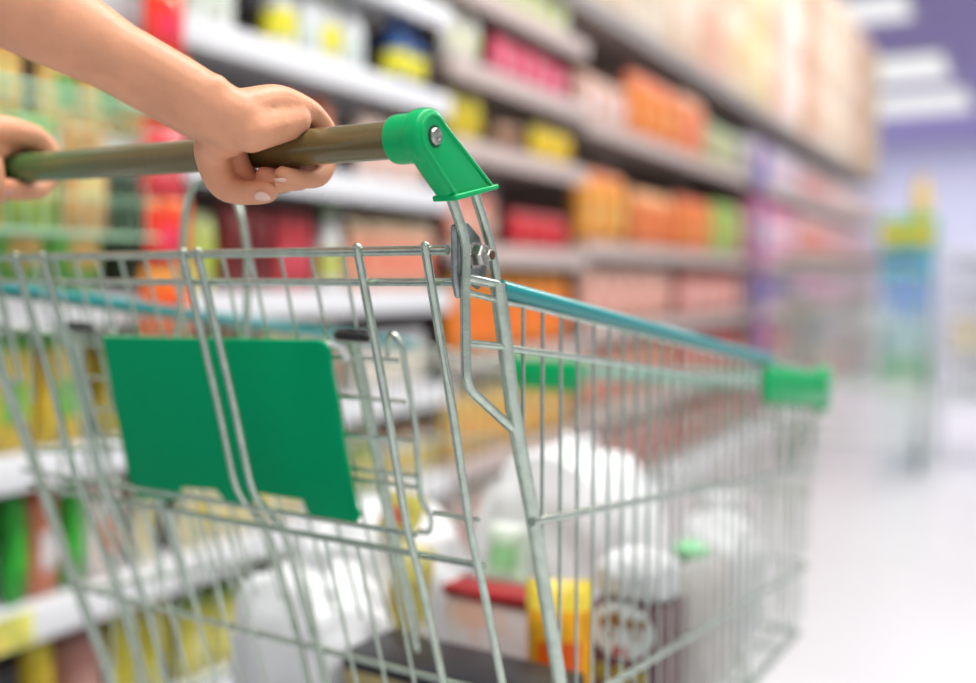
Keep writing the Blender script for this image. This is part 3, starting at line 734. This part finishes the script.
run(1, 3, 1.93, 2.06, B_, .062, .21, .06, [(240, 240, 236), (206, 216, 110), (110, 170, 80)], 'white and lime')
run(1, 3, 2.07, 2.48, P, .095, .19, .06, [(240, 170, 140), (236, 110, 90), (242, 220, 180)], 'coral')
run(1, 4, 1.47, 1.76, P, .09, .13, .06, [(110, 60, 40), (80, 40, 30), (140, 90, 60)], 'chocolate brown')
run(1, 4, 1.77, 2.05, P, .09, .19, .06, [(236, 140, 90), (244, 180, 130), (200, 96, 50)], 'tangerine')
run(1, 4, 2.06, 2.48, P, .10, .18, .06, [(240, 216, 206), (232, 150, 130), (220, 190, 170)], 'blush pink')
run(1, 5, 1.47, 1.70, B_, .075, .20, .07, [(238, 240, 236), (226, 232, 220), (214, 224, 210)], 'white')
run(1, 5, 1.71, 2.13, B_, .082, .205, .08, [(240, 242, 238), (240, 230, 60), (244, 240, 120)], 'white and yellow', step=.17)
run(1, 5, 1.80, 2.22, B_, .078, .19, .08, [(236, 238, 240), (216, 226, 226), (226, 230, 230)], 'plain white', step=.17)
run(1, 5, 2.22, 2.48, B_, .082, .205, .08, [(40, 96, 170), (236, 226, 60), (40, 90, 160)], 'blue bodied')
run(1, 6, 1.47, 1.85, B_, .085, .22, .08, [(236, 238, 240), (226, 226, 110), (60, 130, 90)], 'green capped white')
run(1, 6, 1.86, 2.48, B_, .10, .22, .09, [(50, 110, 180), (236, 236, 240), (30, 90, 170)], 'blue')
# --- third bay (2.5-3.5) : u 445..585
run(2, 1, 2.52, 3.48, P, .11, .22, .07, [(236, 190, 90), (232, 150, 50), (240, 216, 160)], 'golden')
run(2, 0, 2.52, 3.48, P, .12, .20, .07, [(226, 190, 180), (200, 130, 120), (236, 220, 210)], 'dusty pink')
run(2, 2, 2.52, 3.48, P, .115, .25, .07, [(250, 140, 40), (246, 110, 40), (250, 170, 70)], 'bright orange')
run(2, 3, 2.52, 2.90, P, .09, .17, .06, [(226, 150, 130), (240, 210, 190), (200, 120, 100)], 'rose')
run(2, 3, 2.91, 3.48, P, .11, .13, .06, [(206, 40, 50), (226, 60, 60), (170, 30, 40)], 'scarlet')
run(2, 4, 2.52, 2.80, P, .09, .15, .06, [(226, 206, 50), (200, 170, 40), (230, 220, 110)], 'deep yellow')
run(2, 4, 2.81, 3.08, P, .085, .10, .06, [(150, 110, 80), (120, 80, 60), (190, 150, 120)], 'hazel brown')
run(2, 4, 3.09, 3.48, P, .10, .13, .06, [(238, 206, 40), (226, 180, 30), (240, 226, 120)], 'sunny yellow')
run(2, 5, 2.52, 2.76, P, .10, .17, .06, [(238, 236, 226), (216, 222, 150), (226, 230, 200)], 'off-white')
run(2, 5, 2.77, 3.48, P, .115, .15, .06, [(226, 80, 110), (240, 150, 170), (214, 60, 90)], 'hot pink')
run(2, 6, 2.52, 2.74, B_, .09, .16, .08, [(40, 160, 90), (60, 180, 100), (30, 140, 80)], 'emerald green')
run(2, 6, 2.75, 3.48, P, .115, .16, .06, [(226, 226, 150), (210, 226, 206), (236, 236, 220)], 'pale yellow')
# --- fourth, fifth bay (3.5-6) : u 585..749
run(3, 0, 3.52, 4.73, P, .16, .24, .09, [(206, 150, 140), (180, 90, 90), (226, 200, 190)], 'mauve')
run(3, 1, 3.52, 4.73, P, .15, .25, .09, [(226, 160, 130), (214, 110, 110), (230, 190, 170)], 'terracotta')
run(3, 2, 3.52, 4.73, P, .17, .24, .10, [(242, 186, 166), (226, 160, 150), (236, 200, 190)], 'light salmon')
run(3, 3, 3.52, 4.10, P, .16, .30, .10, [(242, 160, 60), (236, 190, 110), (240, 130, 60)], 'amber')
run(3, 3, 4.11, 4.73, P, .16, .26, .10, [(240, 140, 80), (236, 110, 50), (244, 180, 120)], 'deep orange')
run(3, 4, 3.52, 4.05, P, .16, .20, .10, [(236, 190, 170), (240, 226, 226), (206, 150, 120)], 'pearl pink')
run(3, 4, 4.06, 4.73, P, .18, .30, .10, [(250, 140, 60), (248, 170, 100), (240, 110, 50)], 'vivid orange')
run(4, 0, 4.77, 5.98, P, .18, .24, .10, [(200, 120, 110), (226, 180, 170), (180, 100, 90)], 'brick pink')
run(4, 1, 4.77, 5.98, P, .18, .24, .10, [(226, 120, 110), (236, 190, 180), (206, 90, 90)], 'light red')
run(4, 2, 4.77, 5.98, P, .20, .24, .12, [(236, 160, 150), (240, 200, 190), (220, 140, 130)], 'soft pink')
run(4, 3, 4.77, 5.35, P, .18, .28, .10, [(240, 130, 60), (244, 160, 90), (236, 110, 50)], 'flame orange')
run(4, 3, 5.36, 5.98, P, .18, .30, .10, [(170, 196, 100), (200, 206, 120), (140, 180, 80)], 'yellow green')
run(4, 4, 4.77, 5.20, P, .20, .32, .10, [(250, 150, 90), (236, 120, 110), (244, 180, 150)], 'peach orange')
run(4, 4, 5.21, 5.98, P, .20, .24, .10, [(190, 196, 150), (200, 190, 160), (160, 180, 130)], 'grey green')
# --- far bays
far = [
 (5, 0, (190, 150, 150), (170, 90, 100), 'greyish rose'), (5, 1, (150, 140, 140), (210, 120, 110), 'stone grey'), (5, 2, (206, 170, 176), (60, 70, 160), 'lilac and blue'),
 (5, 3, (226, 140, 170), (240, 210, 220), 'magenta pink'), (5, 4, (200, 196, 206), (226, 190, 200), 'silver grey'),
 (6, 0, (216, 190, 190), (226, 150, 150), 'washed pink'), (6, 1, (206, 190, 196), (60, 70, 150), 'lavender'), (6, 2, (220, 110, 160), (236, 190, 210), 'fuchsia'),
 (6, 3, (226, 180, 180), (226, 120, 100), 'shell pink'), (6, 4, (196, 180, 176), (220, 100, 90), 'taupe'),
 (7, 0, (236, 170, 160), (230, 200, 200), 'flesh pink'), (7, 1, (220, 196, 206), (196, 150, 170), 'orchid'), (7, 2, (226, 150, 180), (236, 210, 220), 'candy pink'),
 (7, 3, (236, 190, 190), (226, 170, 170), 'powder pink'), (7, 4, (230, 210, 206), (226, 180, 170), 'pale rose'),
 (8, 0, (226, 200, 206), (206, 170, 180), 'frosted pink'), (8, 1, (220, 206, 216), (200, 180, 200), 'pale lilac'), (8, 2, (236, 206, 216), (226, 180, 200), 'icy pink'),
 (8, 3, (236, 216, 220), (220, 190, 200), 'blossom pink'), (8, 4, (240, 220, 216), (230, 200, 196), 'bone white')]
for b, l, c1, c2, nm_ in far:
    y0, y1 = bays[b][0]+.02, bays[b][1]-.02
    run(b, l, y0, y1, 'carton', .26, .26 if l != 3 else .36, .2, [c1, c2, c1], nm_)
# cartons stacked on top of the shelving
tops = [((238, 214, 186), (230, 200, 170), 'cream'), ((240, 226, 206), (226, 206, 180), 'pale cream'), ((232, 200, 170), (240, 220, 200), 'peach'), ((236, 190, 166), (226, 170, 140), 'salmon tan'),
        ((240, 216, 190), (226, 190, 130), 'biscuit'), ((226, 206, 150), (236, 220, 180), 'straw yellow'), ((240, 200, 180), (226, 180, 160), 'light peach'), ((242, 224, 210), (250, 240, 236), 'near white'),
        ((214, 160, 120), (200, 146, 100), 'tan brown'), ((236, 212, 196), (226, 196, 176), 'rosy beige')]
yy = 3.52; k = 0
order = ['first', 'second', 'third', 'fourth', 'fifth', 'sixth', 'seventh', 'eighth', 'ninth', 'tenth', 'eleventh', 'twelfth', 'thirteenth', 'fourteenth', 'fifteenth', 'sixteenth']
while yy < 11.6 and k < 16:
    w = .50
    c1, c2, nm_ = tops[k % 10]
    for r_ in range(3):
        z = 2.001 + r_*.451
        t = thing('carton', '%s cardboard carton, %s layer of the %s stack along the shelving top' % (nm_, ('bottom', 'middle', 'top')[r_], order[k]), 'carton', (FX-.22, yy+w/2, z))
        MB().box((FX-.40, yy+.004, z), (FX-.03, yy+w-.004, z+.449), 0, .006).build('body', pk(c1, .6), t)
        MB().box((FX-.0305, yy+.10, z+.12), (FX-.0285, yy+w-.10, z+.34)).build('label_panel', pk(c2, .6), t)
    yy += w+.012; k += 1
# yellow price tag on the low shelf edge near the camera
t = thing('price_tag', 'yellow price tag on the second shelf edge of the nearest bay', 'price tag', (FX+.0115, .98, .335))
MB().box((FX+.0105, .88, .311), (FX+.0125, 1.095, .368)).build('card', pk((236, 232, 110), .6), t)
ln = MB()
for j in range(3): ln.box((FX+.0125, .90, .322+j*.014), (FX+.0129, 1.05-.03*j, .326+j*.014))
ln.build('print_line', pk((226, 150, 60), .6), t)

# hanging strips of packets
def strip(x, y, z0, z1, w, cols_list, label, group, names):
    t = thing('hanging_strip', label, 'display strip', (x, y, z1), 0, 'W')
    MB().box((x-.0015, y-.012, z0), (x+.0015, y+.012, z1)).build('strip', mat('clear_grey_strip', (.6, .6, .6), .4), t)
    h_ = .13; n_ = int((z1-z0)/h_); k = 0
    first = {}
    for i in range(n_):
        z = z1 - (i+1)*h_; ci = i % len(cols_list)
        loc = V((x+.016, y + random.uniform(-.006, .006), z))
        if ci not in first:
            p = thing('snack_packet', names[ci], 'packet', loc, random.uniform(-.15, .15), 'W', group + ', ' + names[ci].split(' packet')[0])
            vs, fs, ms = pouch(w, h_*.97, .024, 8); m = MB(); m.v = [tuple(V((-b, a, c)) + loc) for a, b, c in vs]; m.f = fs; m.m = ms
            m.build('body', [pk(c, .15) for c in cols_list[ci]], p); first[ci] = p
        else:
            p = dup(first[ci]); p.location = loc; p.rotation_euler = (0, 0, random.uniform(-.15, .15))
strip(FX+.045, 1.362, .80, 1.86, .115, [[(236, 60, 40), (240, 60, 90), (240, 110, 50)], [(246, 110, 30), (240, 70, 40), (244, 160, 40)], [(236, 50, 60), (246, 120, 130), (226, 40, 60)]],
      'long clip strip hung with red and orange packets from the nearest bay', 'packets on the red clip strip',
      ['red packet with pink centre hung on the clip strip above the cart seat', 'orange packet hung on the clip strip above the cart seat', 'crimson packet with pale pink centre hung on the clip strip above the seat'])
strip(FX+.045, 1.262, 1.45, 1.80, .05, [[(90, 20, 80), (120, 30, 100), (80, 20, 60)]], 'short clip strip of purple packets beside the red one', 'packets on the short purple strip',
      ['dark purple packet on the short clip strip near the forearm'])
strip(FX+.045, 6.06, .30, 1.75, .17, [[(96, 50, 150), (70, 60, 190), (150, 60, 170)], [(60, 70, 180), (110, 150, 226), (70, 60, 170)], [(190, 60, 160), (120, 50, 150), (206, 90, 170)]],
      'clip strip of purple and blue packets on the sixth bay', 'packets on the purple clip strip',
      ['violet packet hung on the purple clip strip of the sixth bay', 'blue packet hung on the purple clip strip of the sixth bay', 'magenta packet hung on the purple clip strip of the sixth bay'])

# wire display basket hung on the nearest bay
WB = mat('pale_green_wire', (.40, .66, .45), .4)
t = thing('wire_display_basket', 'pale green wire display basket hooked on the nearest bay behind the handle', 'basket', (FX+.10, 1.0, 1.0))
x0, x1, y0, y1, z0, z1 = FX+.014, FX+.125, .62, 1.285, 1.00, 1.225
m = MB()
for z in (z0, z1): m.tube([(x0, y0, z), (x1, y0, z), (x1, y1, z), (x0, y1, z)], .005 if z == z1 else .003, 8, closed=True)
m.build('rim', WB, t)
m = MB(); y = y0
while y <= y1+.001: m.tube([(x1, y, z0), (x1, y, z1)], .0016, 6); m.tube([(x0, y, z0), (x1, y, z0)], .0016, 6); y += .0333
for z in (z0+.06, z0+.12, z0+.18): m.tube([(x0, y0, z), (x1, y0, z), (x1, y1, z), (x0, y1, z)], .0016, 6, closed=True)
m.build('wire_mesh', WB, t)
loc = None
for k, y in enumerate((.97, 1.07, 1.17)):
    cs, nm_ = ([[(244, 190, 60), (240, 150, 60), (190, 210, 80)], 'golden yellow'], [[(170, 200, 90), (244, 200, 120), (120, 180, 80)], 'leaf green'], [[(240, 180, 110), (246, 214, 140), (200, 150, 70)], 'pale orange'])[k]
    p = thing('snack_packet', '%s packet standing in the pale green wire display basket' % nm_, 'packet', (FX+.07, y, z0+.003))
    vs, fs, ms = pouch(.092, .19, .05, 8); mm = MB(); mm.v = [tuple(V((-b + FX+.07, a + y, c + z0+.003))) for a, b, c in vs]; mm.f = fs; mm.m = ms; mm.build('body', [pk(c) for c in cs], p)

# ------------------------------------------------------------------ far end: second trolley, promotional stack, white rack
def Wp(u, D):
    """ground point straight below a picture column at forward distance D (world frame)"""
    x = (u-488)/FPX*D; return V((x*math.cos(YAW) - D*math.sin(YAW), x*math.sin(YAW) + D*math.cos(YAW), 0))
c2 = dup(cart); c2.name = 'shopping_cart'
p = Wp(864, 5.0); c2.location = (p.x, p.y, 0); c2.rotation_euler = (0, 0, R(4))
for ch_ in list(c2.children):
    if ch_.name.startswith(('seat_panel', 'handle_cap', 'corner_guard', 'front_strip')): 
        for g_ in list(ch_.children): bpy.data.objects.remove(g_)
        bpy.data.objects.remove(ch_)
c2['label'] = 'parked wire shopping cart far down the aisle beside the shelving, dark green wheels'
PROMO = Wp(907, 9.0)
lay = [((70, 150, 110), (90, 180, 130), 'teal green'), ((150, 200, 210), (120, 170, 190), 'pale teal'), ((110, 160, 226), (130, 180, 240), 'sky blue'), ((90, 150, 220), (80, 190, 200), 'bright blue'), ((70, 190, 90), (240, 206, 80), 'green and yellow')]
for i, (a, b, nm_) in enumerate(lay):
    for j in range(2):
        x0 = PROMO.x - .22 + j*.225; z = .001 + .30*i
        t = thing('carton', '%s display carton, %s of the pair, %s layer of the promotional stack' % (nm_, ('shelf-side', 'aisle-side')[j], ('bottom', 'second', 'third', 'fourth', 'top')[i]), 'carton', (x0+.11, PROMO.y, z))
        MB().box((x0, PROMO.y-.2, z), (x0+.222, PROMO.y+.2, z+.298), 0, .01).build('body', pk(a), t)
        MB().box((x0+.03, PROMO.y-.2015, z+.07), (x0+.192, PROMO.y-.1995, z+.23)).build('label_panel', pk(b), t)
t = thing('bottle', 'tall yellow bottle standing on top of the promotional stack', 'bottle', (PROMO.x+.10, PROMO.y, 1.502))
MB().lathe([(.07, 0), (.075, .02), (.07, .25), (.03, .32)], (PROMO.x+.10, PROMO.y, 1.502), 18).build('body', pk((240, 206, 90)), t)
MB().lathe([(.032, 0), (.032, .05)], (PROMO.x+.10, PROMO.y, 1.823), 14).build('cap', pk((236, 190, 60)), t)
# white wire rack at the right edge
rk = Wp(1008, 5.2); RW = mat('white_coated_wire', (.66, .70, .74), .35)
t = thing('wire_rack', 'white wire display rack standing alone on the aisle floor', 'rack', (rk.x, rk.y, 0))
hw = .33
for sx in (-1, 1):
    for sy_ in (-1, 1):
        MB().tube([(rk.x+sx*hw, rk.y+sy_*.22, 0), (rk.x+sx*hw, rk.y+sy_*.22, 1.10)], .012, 10).build('leg', RW, t)
for z in (.30, .55, .78, .93, 1.08):
    m = MB().tube([(rk.x-hw, rk.y-.22, z), (rk.x+hw, rk.y-.22, z), (rk.x+hw, rk.y+.22, z), (rk.x-hw, rk.y+.22, z)], .012, 8, closed=True)
    for j in range(1, 12): m.tube([(rk.x-hw + j*hw/6, rk.y-.22, z), (rk.x-hw + j*hw/6, rk.y+.22, z)], .004, 6)
    m.build('shelf', RW, t)
for zi, (z, cc, nm_) in enumerate(((.303, (226, 230, 236), 'pale grey'), (.553, (236, 226, 200), 'ivory'), (.783, (226, 226, 240), 'bluish white'), (.933, (214, 220, 232), 'silvery'))):
    h_ = (.20, .18, .10, .10)[zi]
    q = thing('carton', '%s carton on the white wire rack, %s tier' % (nm_, ('lowest', 'second', 'third', 'fourth')[zi]), 'carton', (rk.x, rk.y, z+.010))
    MB().box((rk.x-.26, rk.y-.16, z+.010), (rk.x+.26, rk.y+.16, z+.010+h_), 0, .01).build('body', pk(cc), q)
# brown carton leaning out at the end of the shelving top
bc = Wp(884, 9.0)
# ------------------------------------------------------------------ room
def tile_floor():
    m = mat('floor_tiles', (.68, .68, .70), .25, 0, .4); nt = m.node_tree; b = nt.nodes['Principled BSDF']
    tc = nt.nodes.new('ShaderNodeTexCoord'); br = nt.nodes.new('ShaderNodeTexBrick'); br.offset = 0; br.inputs['Scale'].default_value = 1
    br.inputs['Color1'].default_value = (.61, .61, .64, 1); br.inputs['Color2'].default_value = (.58, .58, .61, 1); br.inputs['Mortar'].default_value = (.55, .55, .57, 1)
    br.inputs['Mortar Size'].default_value = .003; br.inputs['Brick Width'].default_value = .6; br.inputs['Row Height'].default_value = .6
    nt.links.new(tc.outputs['Object'], br.inputs['Vector']); nt.links.new(br.outputs['Color'], b.inputs['Base Color']); return m
struct(MB().box((-6, -4, -.05), (9, 30, 0)).build('floor', tile_floor(), smooth=False))
CEILZ = 4.4
struct(MB().box((-6, -4, CEILZ), (9, 11, CEILZ+.1)).build('ceiling', mat('white_ceiling', (.78, .80, .80), .7), smooth=False))
struct(MB().box((-6, 11, CEILZ), (9, 30, CEILZ+.1)).build('ceiling', mat('lilac_ceiling', (.47, .39, .74), .7), smooth=False))
wb = MB().box((-6, 27, 0), (9, 27.2, CEILZ)).build('wall_back', mat('pale_lavender_wall', (.80, .82, .95), .6), smooth=False); struct(wb)
struct(MB().box((-6.2, -4, 0), (-6, 27, CEILZ)).build('wall_left', mat('white_wall', (.8, .8, .82), .6), smooth=False))
def emis(name, c, s):
    m = bpy.data.materials.new(name); m.use_nodes = True; nt = m.node_tree; nt.nodes.remove(nt.nodes['Principled BSDF'])
    e = nt.nodes.new('ShaderNodeEmission'); e.inputs[0].default_value = (*c, 1); e.inputs[1].default_value = s; nt.links.new(e.outputs[0], nt.nodes['Material Output'].inputs[0]); return m
LAMP = emis('lamp_glow', (1, .99, 1), .92)
lamps = [(12.9, 14.2), (16.5, 18.7), (19.7, 22.2)]
for i, (a, b) in enumerate(lamps):
    t = thing('ceiling_light', 'broad ceiling light, %s row from the camera above the far hall' % ('first', 'second', 'third', 'fourth')[i], 'ceiling light', (-3.4, (a+b)/2, CEILZ))
    MB().box((-5.8, a, CEILZ-.06), (-1.4+.15*i, b, CEILZ-.001)).build('housing', mat('white_housing', (.8, .8, .8), .5), t)
    MB().box((-5.75, a+.05, CEILZ-.066), (-1.45+.15*i, b-.05, CEILZ-.0602)).build('diffuser', LAMP, t)
def area(name, loc, sx, sy_, power, rot=(0, 0, 0), c=(1, .985, .97)):
    l = bpy.data.lights.new(name, 'AREA'); l.shape = 'RECTANGLE'; l.size = sx; l.size_y = sy_; l.energy = power; l.color = c
    o = bpy.data.objects.new(name, l); col.objects.link(o); o.location = loc; o.rotation_euler = rot; return o
area('aisle_lamp', (.1, 1.0, 4.2), .5, 5.0, 190)
area('aisle_lamp', (.1, 7.5, 4.2), .5, 5.0, 190)
area('aisle_lamp', (2.6, 1.5, 4.2), .5, 6.0, 95)
area('aisle_lamp', (0, 14, 4.2), 3, 6.0, 70)
area('far_wall_fill', (-1, 23.5, 4.25), 8, 3.0, 230)  # added fill light, brightens the far wall
w = bpy.data.worlds.new('world'); sc.world = w; w.use_nodes = True
bg = w.node_tree.nodes['Background']; bg.inputs[0].default_value = (.96, .985, 1, 1); bg.inputs[1].default_value = .50
sc.view_settings.view_transform = 'Standard'; sc.view_settings.look = 'None'; sc.view_settings.exposure = 0.07; sc.view_settings.gamma = 1
sc.view_settings.use_curve_mapping = False
print('products', cnt[0])
